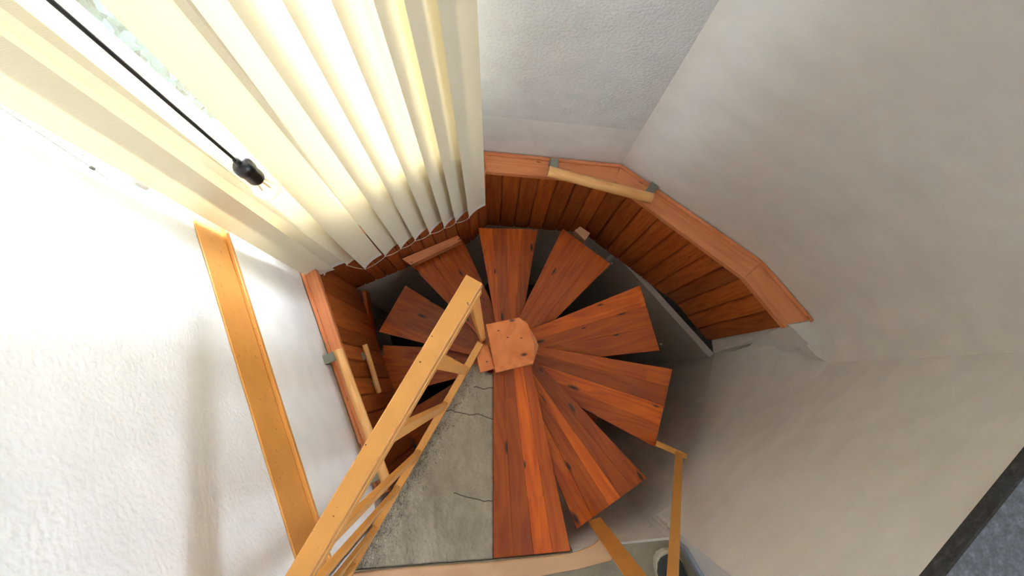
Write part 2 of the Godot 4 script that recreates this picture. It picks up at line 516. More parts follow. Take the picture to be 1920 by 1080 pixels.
	struct(build(st, "baseboard_landing", M.skirting), "pale blue grey baseboard beside the grey shoe", "baseboard")
	# lower storey
	st = mb()
	var s0 := Vector2(0.66, 0.553); var s1 := Vector2(0.30, 0.635); var s2 := Vector2(-0.78, 0.66)
	var front := [p2(1074, 1033, EYE), p2(1130, 1021, EYE), p2(1252, 1008, EYE), p2(1275, 1000, EYE)]
	prism(st, front + [Vector2(0.70, 0.66), Vector2(0.28, 0.70)], LOW_Y, -0.003)
	prism(st, strip(s1, s2, 0.0, 0.1), LOW_Y, -0.15)
	struct(build(st, "wall_south_lower", M.plaster), "white wall below the landing edge, behind the tread ends", "wall")
	st = mb()
	prism(st, [Vector2(-1.2, -1.15), Vector2(3.0, -1.15), Vector2(3.0, 2.6), Vector2(-1.2, 2.6)], LOW_Y - 0.1, LOW_Y)
	struct(build(st, "floor_lower", M.lower_floor), "dark floor of the storey below the stair", "floor")
	# landing
	st = mb()
	var edge := [p2(660, 1070, EYE), p2(925, 1050, EYE), p2(1068, 1037, EYE), p2(1130, 1025, EYE), p2(1250, 1013, EYE)]
	prism(st, edge + [F + Vector2(0.04, 0.05), E + Vector2(0.04, 0.05), Vector2(3.0, E.y), Vector2(3.0, 2.6), K3, K2, p2(640, 1082, EYE)], -0.15, -0.001, 0.0, Vector2(-0.5, -0.2), Vector2(0, 1), Vector2(1.0, 1.0))
	struct(build(st, "floor", M.bare), "bare grey concrete floor of the landing", "floor")
	st = mb()
	var tri_plan := [p2(887, 680, EYE), p2(918, 700, EYE), p2(924, 700, EYE), p2(924, 1049, EYE), p2(800, 1058, EYE), p2(664, 1069, EYE), p2(736, 930, EYE)]
	prism(st, tri_plan, -0.15, 0.0, 0.006, Vector2(-0.5, -0.06), Vector2(0, 1), Vector2(-1.95, 1.4))
	struct(build(st, "floor_slab", M.concrete), "wedge of cracked grey concrete between the railing and the first tread", "floor")
	st = mb()
	prism(st, [p2(662, 1074, EYE), p2(760, 1064, EYE), p2(925, 1053, EYE), p2(1068, 1038, EYE), p2(1112, 1022, EYE), p2(1124, 1010, EYE), p2(1150, 1038, EYE), p2(1145, 1050, EYE), p2(1085, 1066, EYE), p2(1010, 1080, EYE), p2(900, 1096, EYE), p2(660, 1105, EYE)], -0.0005, 0.008, 0.003, Vector2.ZERO, Vector2(1, 0), Vector2(3, 1))
	tag(build(st, "threshold_board", M.peach), "pale peach board along the landing edge at the foot of the concrete wedge", "board")
	# painted beam on the west wall
	var wd := (K - W).normalized()
	var bm := base("painted_beam", Vector3(W.x, 0.49, W.y))
	st = mb()
	prism(st, strip(W + wd * 0.012, K + wd * 0.0, -0.005, 0.0), 0.492, 0.628, 0.002, Vector2.ZERO, wd, Vector2.ONE, bm.position)
	build(st, "face_plate", M.yellow, bm)
	st = mb()
	prism(st, strip(W + wd * 0.014, K + wd * 0.0, -0.015, -0.0045), 0.490, 0.503, 0.002, Vector2.ZERO, wd, Vector2.ONE, bm.position)
	build(st, "lower_lip", M.yellow, bm)
	tag(bm, "yellow ochre painted steel beam running along the white west wall", "beam")

# the plaster below the half wall leans in to a ragged lower edge
func splay(parent: Node):
	var top := [px(1530, 598, 1.710), px(1539, 640, 1.722), Vector3(E.x, 0.0, E.y)]
	for i in range(1, 9): top.append(Vector3(lerpf(E.x, F.x, i / 8.0), 0.0, lerpf(E.y, F.y, i / 8.0)))
	var low := [px(1474, 609, 1.714), px(1425, 630, 1.97), px(1340, 660, 2.38), px(1333, 700, 2.34), px(1322, 750, 2.27), px(1309, 795, 2.18), px(1296, 838, 2.09), px(1279, 872, 2.0), px(1263, 895, 1.93), px(1258, 950, 1.81), px(1252, 992, 1.72)]
	var st := mb()
	st.set_smooth_group(0)
	var rows := 6
	var n := low.size()
	var g := []
	for j in rows + 1:
		var r := []
		for i in n:
			var t := float(j) / rows
			var p: Vector3 = top[i].lerp(low[i], t)
			# a soft ridge two thirds of the way down
			p += Vector3(0.583, 0.0, 0.691) * -0.012 * exp(-pow((t - 0.72) * 6.0, 2.0)) * clampf(i / 3.0, 0, 1)
			r.append(p)
		g.append(r)
	for j in rows:
		for i in n - 1:
			for t in [[g[j][i], g[j][i + 1], g[j + 1][i + 1]], [g[j][i], g[j + 1][i + 1], g[j + 1][i]]]:
				var a: Vector3 = t[0]; var b: Vector3 = t[1]; var c: Vector3 = t[2]
				if (c - a).cross(b - a).dot(Vector3(-0.5, 0.6, -0.6)) < 0.0:
					var s := b; b = c; c = s
				for v in [a, b, c]: st.add_vertex(v)
	st.index()
	st.generate_normals()
	build(st, "splayed_foot", M.plaster, parent)
	# the underside runs back to the wall behind
	st = mb()
	for i in n - 1:
		var back := Vector3(0.07, 0.02, 0.08)
		for t in [[low[i], low[i + 1], low[i + 1] + back], [low[i], low[i + 1] + back, low[i] + back]]:
			for v in t: st.add_vertex(v)
	st.generate_normals()
	build(st, "splay_underside", M.plaster, parent)
	# the wall of the storey below stands a little behind that edge
	st = mb()
	for i in range(2, n - 1):
		var back := Vector3(0.583, 0.0, 0.691) * 0.022
		var p: Vector3 = low[i] + back; var q: Vector3 = low[i + 1] + back
		var nrm := (q - p).cross(Vector3.UP).normalized()
		if nrm.dot(back) > 0.0: nrm = -nrm
		quad(st, p + Vector3.UP * 0.02, q + Vector3.UP * 0.02, Vector3(q.x, LOW_Y, q.z), Vector3(p.x, LOW_Y, p.z), Vector3(nrm.x, 0, nrm.z).normalized())
		var p2b := p - Vector3(nrm.x, 0, nrm.z) * 0.08; var q2b := q - Vector3(nrm.x, 0, nrm.z) * 0.08
		quad(st, p2b, q2b, Vector3(q2b.x, LOW_Y, q2b.z), Vector3(p2b.x, LOW_Y, p2b.z), -nrm)
	struct(build(st, "wall_east_lower", M.plaster), "shaded lower wall of the stairwell under the splayed plaster edge", "wall")
	# plaster made good round the end of the cap rail
	st = mb()
	prism(st, [Vector2(1.199, -0.212), Vector2(1.322, -0.231), Vector2(1.355, -0.05), Vector2(1.30, -0.085)], -0.07, -0.016, 0.004)
	build(st, "plaster_patch", M.plaster, parent)
	# the white return at the end of the panelling
	st = mb()
	var d_in := Vector2(1.209, -0.209)
	var a := px(1480, 609, 1.73); var b := px(1425, 632, 1.96); var c := px(1338, 663, 2.37)
	var nn := Vector3(-0.9, 0.2, -0.3)
	tri(st, Vector3(d_in.x, a.y, d_in.y), a, b, nn); tri(st, Vector3(d_in.x, a.y, d_in.y), b, Vector3(d_in.x, c.y, d_in.y), nn); tri(st, Vector3(d_in.x, c.y, d_in.y), b, c, nn)
	build(st, "plaster_return", M.plaster, parent)

func facet_panel(a: Vector2, b: Vector2, called: String, label: String, pitch: float, top := CAP_Y - 0.028):
	var root := base(called, Vector3(a.x, PANEL_Y, a.y))
	struct(root, label, "panelling")
	var n := away(a, b)
	var L := (b - a).length(); var d := (b - a) / L
	var st := mb()
	prism(st, [a - n * -0.001, b - n * -0.001, b + n * 0.008, a + n * 0.008], PANEL_Y, top, 0.0, a, d, Vector2.ONE, root.position)
	build(st, "backing", M.joint, root)
	var k := int(round(L / pitch))
	for i in k:
		var s0 := a + d * (L * i / k + 0.0012); var s1 := a + d * (L * (i + 1) / k - 0.0012)
		st = mb()
		# board face 12 mm proud, its long edges bevelled into a V joint
		var o := Vector3(root.position)
		var f0 := s0 - n * 0.012; var f1 := s1 - n * 0.012
		var bev := d * 0.005
		var yb := PANEL_Y + rng.randf_range(-0.002, 0.002)
		var uo := rng.randf() * 3.0
		var V = func(w: Vector2, y: float): return Vector3(w.x, y, w.y) - o
		var N := Vector3(-n.x, 0, -n.y); var T := Vector3(d.x, 0, d.y)
		var h := (top - yb) * 1.3
		quad(st, V.call(f0 + bev, yb), V.call(f1 - bev, yb), V.call(f1 - bev, top), V.call(f0 + bev, top), N, Vector2(0.06, uo), Vector2(0.94, uo), Vector2(0.94, uo + h), Vector2(0.06, uo + h))
		quad(st, V.call(s0 - n * 0.006, yb), V.call(f0 + bev, yb), V.call(f0 + bev, top), V.call(s0 - n * 0.006, top), (N - T).normalized(), Vector2(0, uo), Vector2(0.06, uo), Vector2(0.06, uo + h), Vector2(0, uo + h))
		quad(st, V.call(s1 - n * 0.006, yb), V.call(f1 - bev, yb), V.call(f1 - bev, top), V.call(s1 - n * 0.006, top), (N + T).normalized(), Vector2(1, uo), Vector2(0.94, uo), Vector2(0.94, uo + h), Vector2(1, uo + h))
		quad(st, V.call(s0, yb), V.call(s0 - n * 0.006, yb), V.call(s0 - n * 0.006, top), V.call(s0, top), -T)
		quad(st, V.call(s1, yb), V.call(s1 - n * 0.006, yb), V.call(s1 - n * 0.006, top), V.call(s1, top), T)
		quad(st, V.call(s0, yb), V.call(s1, yb), V.call(f1 - bev, yb), V.call(f0 + bev, yb), Vector3.DOWN)
		quad(st, V.call(s0, top), V.call(s1, top), V.call(f1 - bev, top), V.call(f0 + bev, top), Vector3.UP)
		build(st, "panel_board", M.panel_mats[rng.randi() % 8], root)

func panelling():
	var Bi := Vector2(0.531, -0.846); var Ci := Vector2(1.058, -0.420); var Di := Vector2(1.209, -0.209)
	var Ai := Vector2(-0.035, -0.892)
	var wdir := (K - W).normalized(); var wn := away(W, K)
	var Wi := W - wn * 0.042 + wdir * 0.04
	var We := Vector2(-0.39, 0.40)
	var nw := away(W, A2)
	var A2i := A2 - nw * 0.016 - (A2 - W).normalized() * 0.0
	var Wi2 := W - nw * 0.016 + (A2 - W).normalized() * 0.03
	facet_panel(Ai, Bi, "wall_paneling_north", "orange brown pine boards under the north cap rail, behind the topmost round handrail", 0.08)
	facet_panel(Bi, Ci, "wall_paneling_northeast", "orange brown pine boards above the white door under the curved wall", 0.08)
	facet_panel(Ci, Di, "wall_paneling_east", "narrow run of orange pine boards ending at the white splayed plaster", 0.08)
	facet_panel(Wi2, A2i, "wall_paneling_northwest", "brown pine boards below the hanging ends of the vertical blind", 0.066)
	facet_panel(A2i, Ai, "wall_paneling_corner", "narrow brown pine boards in the corner beside the last blind slat", 0.066)
	facet_panel(Wi, We, "wall_paneling_west", "dark brown pine boards under the west cap rail behind the long round handrail", 0.075)
	# cap rails: boards lying on top, mitred at the corners
	var caps := [[A, B, Bi, Ai, "light pine cap rail over the north panelling"], [B, C, Ci, Bi, "long light pine cap rail over the northeast panelling"], [C, D, Di, Ci, "short light pine cap rail ending at the splayed plaster"], [A2, A, Ai, A2i, "tiny pine cap rail in the corner by the last blind slat"], [W, A2, A2i, Wi2, "pine cap rail hidden behind the blind ends"], [W, K.lerp(W, 0.045), We, Wi, "long reddish pine cap rail under the bright west wall"]]
	var i := 0
	for c in caps:
		i += 1
		var d: Vector2 = (c[1] - c[0]).normalized()
		var o := Vector3(c[0].x, CAP_Y, c[0].y)
		var q := [c[0] + d * 0.001, c[1] - d * 0.001, c[2] - d * 0.001, c[3] + d * 0.001]
		var n := away(c[0], c[1])
		for k in 2: q[k] -= n * 0.004   # dark gap against the plaster
		for k in [2, 3]: q[k] -= n * 0.020
		var t := base("trim", o)
		t.name = "trim_%d" % i
		var st := mb()
		prism(st, q, CAP_Y - 0.03, CAP_Y, 0.004, c[0] + Vector2(0.37, 0.11) * i, d, Vector2(9.0, 1.1), o)
		build(st, "cap_board", M.cap, t)
		# a slim batten along the wall side
		st = mb()
		prism(st, [q[0], q[1], q[1] - n * 0.014, q[0] - n * 0.014], CAP_Y, CAP_Y + 0.012, 0.003, c[0] + Vector2(0.2, 0.5) * i, d, Vector2(9.0, 1.3), o)
		build(st, "batten", M.cap, t)
		struct(t, c[4], "trim")
	# the short filler block between the two mitres at B
	# white door leaf of the storey below, under the north-east panelling
	var d0 := p2(1157, 479, 2.42); var d1 := p2(1331, 671, 2.42)
	var dr := base("door_1", Vector3(d0.x, LOW_Y, d0.y))
	var st2 := mb()
	prism(st2, strip(d0, d1, 0.0, 0.036), LOW_Y + 0.01, EYE - 2.42, 0.003, Vector2.ZERO, Vector2(0, 1), Vector2.ONE, dr.position)
	build(st2, "door_leaf", M.white_paint, dr)
	st2 = mb()
	var j0 := p2(1152, 480, 2.43); var j1 := p2(1128, 486, 2.43)
	var jn := away(d0, d1)
	var jd := (d1 - d0).normalized()
	prism(st2, [d0 - jd * 0.03 + jn * 0.05, d0 - jd * 0.006 + jn * 0.05, d0 - jd * 0.006 - jn * 0.06, d0 - jd * 0.03 - jn * 0.06], LOW_Y, EYE - 2.41, 0.003, Vector2.ZERO, Vector2(0, 1), Vector2.ONE, dr.position)
	build(st2, "door_frame", M.white_paint, dr)
	struct(dr, "white painted door leaf standing below the northeast panelling", "door")

func window():
	var al := (A2 - W).normalized(); var n := away(W, A2)
	var a := W + al * 0.04 + n * 0.05; var b := A2 - al * 0.03 + n * 0.05
	var root := base("window_1", Vector3(a.x, SILL_Y, a.y))
	var P = func(t: float, y: float) -> Vector3: return Vector3(a.lerp(b, t).x, y, a.lerp(b, t).y) - root.position
	var st := mb()
	var N3 := Vector3(n.x, 0, n.y)
	beam(st, P.call(0, SILL_Y + 0.025), P.call(1, SILL_Y + 0.025), 0.05, 0.05)
	beam(st, P.call(0, HEAD_Y - 0.025), P.call(1, HEAD_Y - 0.025), 0.05, 0.05)
	beam(st, P.call(0.03, SILL_Y), P.call(0.03, HEAD_Y), 0.05, 0.05, N3)
	beam(st, P.call(0.97, SILL_Y), P.call(0.97, HEAD_Y), 0.05, 0.05, N3)
	build(st, "window_frame", M.frame, root)
	st = mb(); beam(st, P.call(0.42, SILL_Y + 0.05), P.call(0.42, HEAD_Y - 0.05), 0.045, 0.04, N3)
	build(st, "mullion", M.frame, root)
	for q in [[0.055, 0.40], [0.44, 0.945]]:
		st = mb()
		beam(st, P.call(q[0], (SILL_Y + HEAD_Y) / 2), P.call(q[1], (SILL_Y + HEAD_Y) / 2), 0.004, HEAD_Y - SILL_Y - 0.1, Vector3.UP, 0.0004)
		build(st, "pane", M.pane, root)
	struct(root, "tall white framed window glowing behind the vertical blind", "window")
	# sill board
	st = mb()
	prism(st, strip(W + al * 0.04, A2 - al * 0.03, -0.012, 0.07), SILL_Y, SILL_Y + 0.018, 0.003)
	struct(build(st, "window_sill", M.white_paint), "white sill board behind the blind slats", "window sill")
	# the window of the room beyond the half wall
	var w2 := base("window_2", Vector3(3.06, 2.3, 0.6))
	st = mb()
	for y in [0.025, 0.675]: beam(st, Vector3(0, y, 0), Vector3(0, y, 1.6), 0.05, 0.05)
	for z in [0.025, 0.8, 1.575]: beam(st, Vector3(0, 0.05, z), Vector3(0, 0.65, z), 0.05, 0.05, Vector3.RIGHT)
	build(st, "window_frame", M.frame, w2)
	for z in [0.4125, 1.1875]:
		st = mb(); beam(st, Vector3(0, 0.35, z - 0.362), Vector3(0, 0.35, z + 0.362), 0.004, 0.6, Vector3.UP, 0.0004)
		build(st, "pane", M.pane, w2)
	struct(w2, "wide high white framed window in the far wall of the room beyond the half wall", "window")

# ---------------------------------------------------------------- the stair
func stair():
	var root := base("spiral_staircase", Vector3(AXIS.x, LOW_Y, AXIS.y))
	var o := root.position
	var st := mb()
	lathe(st, [Vector2(0.0, 0.0), Vector2(0.055, 0.0), Vector2(0.055, 2.45), Vector2(0.0, 2.45)], Vector3.ZERO, 20)
	build(st, "newel_post", M.tread_core, root)
	# pixel corners of the treads: two along each long edge, outermost first
	var px_edges := [
		[[925, 1047, 925, 700], [1070, 1033, 998, 692]],
		[[1082, 992, 1000, 690], [1213, 897, 1015, 680]],
		[[1228, 838, 1100, 770], [1261, 692, 1010, 650]],
		[[1237, 657, 1100, 672], [1200, 535, 1010, 612]],
		[[1145, 495, 1067, 583], [1055, 428, 955, 597]],
		[[1008, 430, 990, 535], [897, 427, 908, 600]],
		[[868, 450, 897, 520], [770, 497, 835, 590]],
		[[760, 535, 828, 582], [710, 622, 800, 655]],
		[[718, 647, 790, 650], [718, 745, 845, 725]]]
	var last := []
	for i in 13:
		var y := -RISE * i
		var q: Array
		if i < 9:
			var lines := []
			for e in px_edges[i]: lines.append([p2(e[0], e[1], EYE - y), p2(e[2], e[3], EYE - y)])
			var mid: Vector2 = (lines[0][0] + lines[1][0]) * 0.5
			var u := (AXIS - mid).normalized(); var reach := (AXIS - mid).length() - 0.035
			var inner := []
			for l in lines:
				var d: Vector2 = (l[1] - l[0]).normalized()
				inner.append(l[0] + d * ((mid + u * reach - l[0]).dot(u) / d.dot(u)))
			var side := Vector2(-u.y, u.x)
			var c: Vector2 = mid + u * reach
			var s0: float = (inner[0] - c).dot(side); var s1: float = (inner[1] - c).dot(side)
			var sg := signf((lines[0][0] - mid).dot(side))
			if (s0 - s1) * sg < 0.07 or absf(s0) > 0.09 or absf(s1) > 0.09:
				inner = [c + side * sg * 0.045, c - side * sg * 0.045]
			if i == 0: inner = [p2(925, 672, EYE), p2(992, 664, EYE)]
			q = [lines[0][0], lines[1][0], inner[1], inner[0]]
			last = q
		else:
			q = []
			for w in last: q.append(AXIS + (w - AXIS).rotated(-deg_to_rad(34.0 * (i - 8))))
		var dir: Vector2 = ((q[3] + q[2]) * 0.5 - (q[0] + q[1]) * 0.5).normalized()
		st = mb()
		var core := inset(PackedVector2Array(q if area(PackedVector2Array(q)) > 0 else [q[3], q[2], q[1], q[0]]), 0.003)
		prism(st, core, y - 0.036, y - 0.012, 0.0, q[0], dir, Vector2(4, 1.4), o)
		var tread := build(st, "tread", M.tread_core, root)
		var cuts := [0.0, 0.26, 0.52, 0.77, 1.0]
		if i in [3, 6, 8]: cuts = [0.0, 0.36, 0.68, 1.0]
		elif i == 1: cuts = [0.0, 0.22, 0.45, 0.62, 0.8, 1.0]
		for k in cuts.size() - 1:
			st = mb()
			var g := 0.0004
			var a0: Vector2 = q[0].lerp(q[1], cuts[k] + g); var a1: Vector2 = q[0].lerp(q[1], cuts[k + 1] - g)
			var c0: Vector2 = q[3].lerp(q[2], cuts[k] + g); var c1: Vector2 = q[3].lerp(q[2], cuts[k + 1] - g)
			prism(st, [a0, a1, c1, c0], y - 0.0118, y + rng.randf_range(-0.0004, 0.0), 0.0008, a0 + Vector2(rng.randf(), rng.randf()), dir, Vector2(9.0, 1.3), o)
			var pick := rng.randi() % 4
			var shade := rng.randi() % 3 if i < 3 else rng.randi() % 2
			build(st, "plank", M.tread_mats[pick * 3 + shade], tread)
	# the head of the newel: a chamfered block on a thinner one, with a loose offcut beside it
	var yb := EYE - 1.63
	st = mb()
	prism(st, [p2(911, 608, 1.63), p2(973, 595, 1.63), p2(990, 606, 1.63), p2(1003, 646, 1.63), p2(1000, 682, 1.63), p2(929, 699, 1.63)], yb - 0.035, yb, 0.002, p2(900, 590, 1.63), Vector2(0.15, 0.98).normalized(), Vector2(5, 5), o)
	build(st, "newel_block", M.block, root)
	st = mb()
	prism(st, [p2(918, 615, 1.67), p2(985, 602, 1.67), p2(1003, 632, 1.67), p2(1010, 648, 1.67), p2(999, 684, 1.67), p2(935, 692, 1.67)], -0.03, yb - 0.036, 0.001, p2(900, 590, 1.63), Vector2(0, 1), Vector2(5, 5), o)
	build(st, "newel_block", M.cap, root)
	st = mb()
	prism(st, [p2(890, 654, 1.66), p2(914, 642, 1.66), p2(928, 691, 1.66), p2(900, 699, 1.66)], 0.002, EYE - 1.66, 0.002, p2(880, 640, 1.66), Vector2(0.2, 0.98).normalized(), Vector2(6, 4), o)
	build(st, "offcut_block", M.block, root)
	# bolts at the outer ends
	for b in [[1240, 646, 3], [1002, 432, 5], [1146, 494, 4]]:
		var p := px(b[0], b[1], EYE + RISE * b[2] + 0.002)
		st = mb(); lathe(st, [Vector2(0.0, -0.008), Vector2(0.006, -0.008), Vector2(0.006, 0.003), Vector2(0.0, 0.005)], p - o, 10)
		build(st, "bolt", M.bracket, root)
	tag(root, "spiral stair of orange stained pine treads around a square topped newel", "staircase")
	# cleats on the wall under the tread ends
	st = mb()
	var d7 := 2.20
	prism(st, [p2(753, 485, d7), p2(770, 497, d7), p2(866, 451, d7), p2(858, 441, d7)], EYE - d7 - 0.05, EYE - d7, 0.002, Vector2.ZERO, Vector2(0.9, -0.4).normalized(), Vector2(9, 1.1))
	tag(build(st, "wall_cleat", M.cap), "light pine cleat on the wall at the end of the tread below the blind", "wood block")
	st = mb()
	prism(st, [p2(1077, 432, 2.14), p2(1088, 424, 2.14), p2(1107, 437, 2.14), p2(1097, 451, 2.14)], EYE - 2.20, EYE - 2.14, 0.002, Vector2.ZERO, Vector2(0.8, 0.6), Vector2(9, 1.1))
	tag(build(st, "wall_block", M.peach), "small pale wooden block on the north panelling beside a tread end", "wood block")

# ---------------------------------------------------------------- the railing
func railing():
	var t0 := p2(889, 523, 0.70); var t1 := p2(560, 1075, 0.70)
	var dir := (t1 - t0).normalized()
	var b0 := p2(903, 645, EYE - 0.02)
	var root := base("railing", Vector3(b0.x, 0, b0.y))
	var o := root.position
	var along = func(s: float, y: float) -> Vector3: return Vector3(t0.x + dir.x * s, y, t0.y + dir.y * s) - o
	var L := 0.98
	var st := mb(); beam(st, along.call(0, 0.985), along.call(L, 0.985), 0.030, 0.030)
	build(st, "top_rail", M.yellow, root)
	st = mb(); beam(st, along.call(0.004, 0.966), along.call(L, 0.966), 0.020, 0.010)
	build(st, "spacer_bar", M.yellow, root)
	st = mb(); beam(st, along.call(0.004, 0.946), along.call(L, 0.946), 0.030, 0.030)
	build(st, "under_rail", M.yellow, root)
	var foot_s := (b0 - t0).dot(dir)
	st = mb(); beam(st, along.call(foot_s, 0.035), along.call(L, 0.030), 0.026, 0.030)
	build(st, "bottom_rail", M.yellow, root)
	# end post and balusters, each a flat bar set edgewise along the run
	var side := Vector3(dir.x, 0, dir.y)
	st = mb(); beam(st, along.call(0.013, 0.0), along.call(0.013, 0.932), 0.012, 0.028, side)
	build(st, "end_post", M.yellow, root)
	for p in [[868, 692], [833, 762], [774, 847], [735, 915], [690, 990], [652, 1060]]:
		var f := p2(p[0], p[1], EYE - 0.05)
		var s := (f - t0).dot(dir)
		st = mb(); beam(st, along.call(s, 0.02), along.call(s, 0.932), 0.014, 0.032, side)
		build(st, "baluster", M.yellow, root)
	tag(root, "yellow ochre painted steel railing along the concrete wedge", "railing")

func short_rail():
	var foot := px(1124, 988, EYE)
	var root := base("stair_rail", Vector3(foot.x, -0.08, foot.z))
	var o := root.position
	var top := Vector3(foot.x, 0.64, foot.z)
	var st := mb(); beam(st, Vector3(foot.x, -0.08, foot.z) - o, top - o, 0.008, 0.052, Vector3(0.97, 0, -0.25).normalized())
	build(st, "post", M.yellow, root)
	var low := px(1273, 850, 1.83)
	st = mb(); beam(st, low - o, top - o, 0.028, 0.010, Vector3(-0.3, 1, -0.2).normalized())
	build(st, "sloping_bar", M.yellow, root)
	st = mb(); beam(st, px(1230, 831, 1.835) - o, px(1287, 856, 1.835) - o, 0.022, 0.008)
	build(st, "end_plate", M.yellow, root)
	tag(root, "ochre steel post and sloping bar at the head of the stair beside the splayed wall", "stair rail")

func rod_rail(a: Vector3, b: Vector3, radius: float, brackets: Array, label: String, called := "handrail"):
	var root := base(called, a)
	var st := mb()
	var d := (b - a).normalized()
	tube(st, [Vector3.ZERO, d * 0.002, b - a - d * 0.002, b - a], radius, 16, true, 2.0)
	build(st, "rod", M.dowel, root)
	for q in brackets:   # [share of the length, wall-side offset]
		var p: Vector3 = (b - a) * q[0]
		st = mb()
		beam(st, p + Vector3(0, -radius, 0) + q[1] * 0.0, p + Vector3(0, -radius, 0) + q[1], 0.035, 0.008)
		beam(st, p + Vector3(0, -radius - 0.002, 0) + q[1] * 0.96, p + Vector3(0, -radius - 0.055, 0) + q[1] * 0.96, 0.035, 0.006, q[1].normalized())
		build(st, "bracket", M.bracket, root)
	tag(root, label, "handrail", "round wooden handrails on the panelling")

func handrails():
	rod_rail(px(1028, 321, 1.64), px(1222, 372, 1.68), 0.022, [[0.06, Vector3(0.004, 0, -0.075)], [0.95, Vector3(0.05, 0, -0.07)]], "pale round wooden handrail bridging the corner of the north cap rail")
	rod_rail(px(634, 656, 1.64), px(724, 902, 1.64), 0.0175, [[0.025, Vector3(-0.06, 0, 0.025)], [0.94, Vector3(-0.06, 0, 0.025)]], "long pale round handrail on the west panelling beside the railing")
	rod_rail(px(684, 646, 1.98), px(711, 736, 2.02), 0.012, [[0.2, Vector3(-0.05, 0, 0.02)], [0.8, Vector3(-0.05, 0, 0.02)]], "short darker round handrail lower on the west panelling")
	# a dark reddish rail in the gloom under the west panelling
	var a := px(686, 548, 2.62); var b := px(716, 738, 2.62)
	var st := mb()
	beam(st, a, b, 0.02, 0.09)
	tag(build(st, "stringer_board", M.tread_core), "narrow reddish board below the foot of the west panelling", "board")
	st = mb()
	beam(st, px(752, 806, 2.5), px(772, 850, 2.5), 0.03, 0.03)
	tag(build(st, "white_batten", M.white_paint), "short white batten glimpsed between the railing bars", "batten")

# ---------------------------------------------------------------- blind, lamp, cord
func blind():
	var low := [[588, 525], [608, 514], [650, 497], [684, 504], [722, 480], [751, 466], [778, 451], [806, 438], [833, 427], [854, 417], [879, 408]]
	var turn := [-28, -31, -28, -42, -44, -45, -45, -44, -43, -42, -39]
	var top := HEAD_Y
	var first := px(588, 525, 1.86)
	var root := base("vertical_blind", first)
	var o := root.position
	var corners := []
	for i in low.size():
		var dep := 1.86
		if i < 3: dep = 1.80 + 0.02 * i
		var p := px(low[i][0], low[i][1], dep)
		var a := deg_to_rad(turn[i])
		var d := Vector3(cos(a), 0, sin(a)); var n := Vector3(d.z, 0, -d.x)
		var width := 0.095
		var mid := p + d * width * 0.5
		var lean: float = [0.0, 0.0, -0.040, 0.040, 0.010][i] if i < 5 else 0.0   # two slats hang aslant and leave a gap higher up
		var al := (Vector3(A2.x, 0, A2.y) - Vector3(W.x, 0, W.y)).normalized()
		corners.append(p)
		var st := mb()
		var cols := 10; var bow := 0.007
		var rows := 24
		for j in rows:
			for k in cols:
				var q := []; var uv := []
				for e in [[k, j], [k + 1, j], [k + 1, j + 1], [k, j + 1]]:
					var t: float = float(e[0]) / cols; var v: float = float(e[1]) / rows
					var y := lerpf(p.y, top, v)
					var dv := d; var nv := n
					var w := dv * width * (t - 0.5) + nv * bow * sin(t * PI) + nv * 0.002 * sin(v * 9.0 + i) + al * lean * smoothstep(0.0, 0.45, v)
					var slope := bow * PI * cos(t * PI) / width
					q.append([Vector3(mid.x, y, mid.z) + w - o, (nv - dv * slope).normalized()])
					uv.append(Vector2(t, (y - p.y) * 2.2))
				smooth_quad(st, q, uv)
		var slat := build(st, "slat", M.slat, root)
		# stitched hem with its weight
		st = mb()
		for k in cols:
			var q := []
			for e in [[k, 0.002], [k + 1, 0.002], [k + 1, 0.030], [k, 0.030]]:
				var t: float = 0.03 + 0.94 * e[0] / cols
				q.append([Vector3(p.x, p.y + e[1], p.z) + d * width * t + n * (bow * sin(t * PI) - 0.0012) - o, n])
			smooth_quad(st, q, [Vector2(0, 0), Vector2(0.1, 0), Vector2(0.1, 0.1), Vector2(0, 0.1)])
		build(st, "hem_weight", M.bead, slat)
		st = mb()
		lathe(st, [Vector2(0.0, -0.007), Vector2(0.003, -0.004), Vector2(0.0035, 0.0), Vector2(0.002, 0.006), Vector2(0.0, 0.008)], p + Vector3(0, -0.001, 0) - o, 10)
		build(st, "clip", M.bead, slat)
	for i in low.size() - 1:
		if i == 1: continue
		var pts := []
		for k in 9:
			var t := k / 8.0
			var p: Vector3 = corners[i].lerp(corners[i + 1], t)
			pts.append(p + Vector3(0, -0.003 - 0.07 * t * (1.0 - t) , 0) - o)
		var st := mb(); tube(st, pts, 0.0012, 6)
		build(st, "bead_chain", M.bead, root)
	var st := mb()
	beam(st, Vector3(W.x + 0.06, top + 0.02, W.y + 0.03) - o, Vector3(A2.x + 0.05, top + 0.02, A2.y + 0.06) - o, 0.05, 0.04)
	build(st, "head_rail", M.frame, root)
	tag(root, "cream fabric vertical blind of long slats hanging before the bright window", "blind")

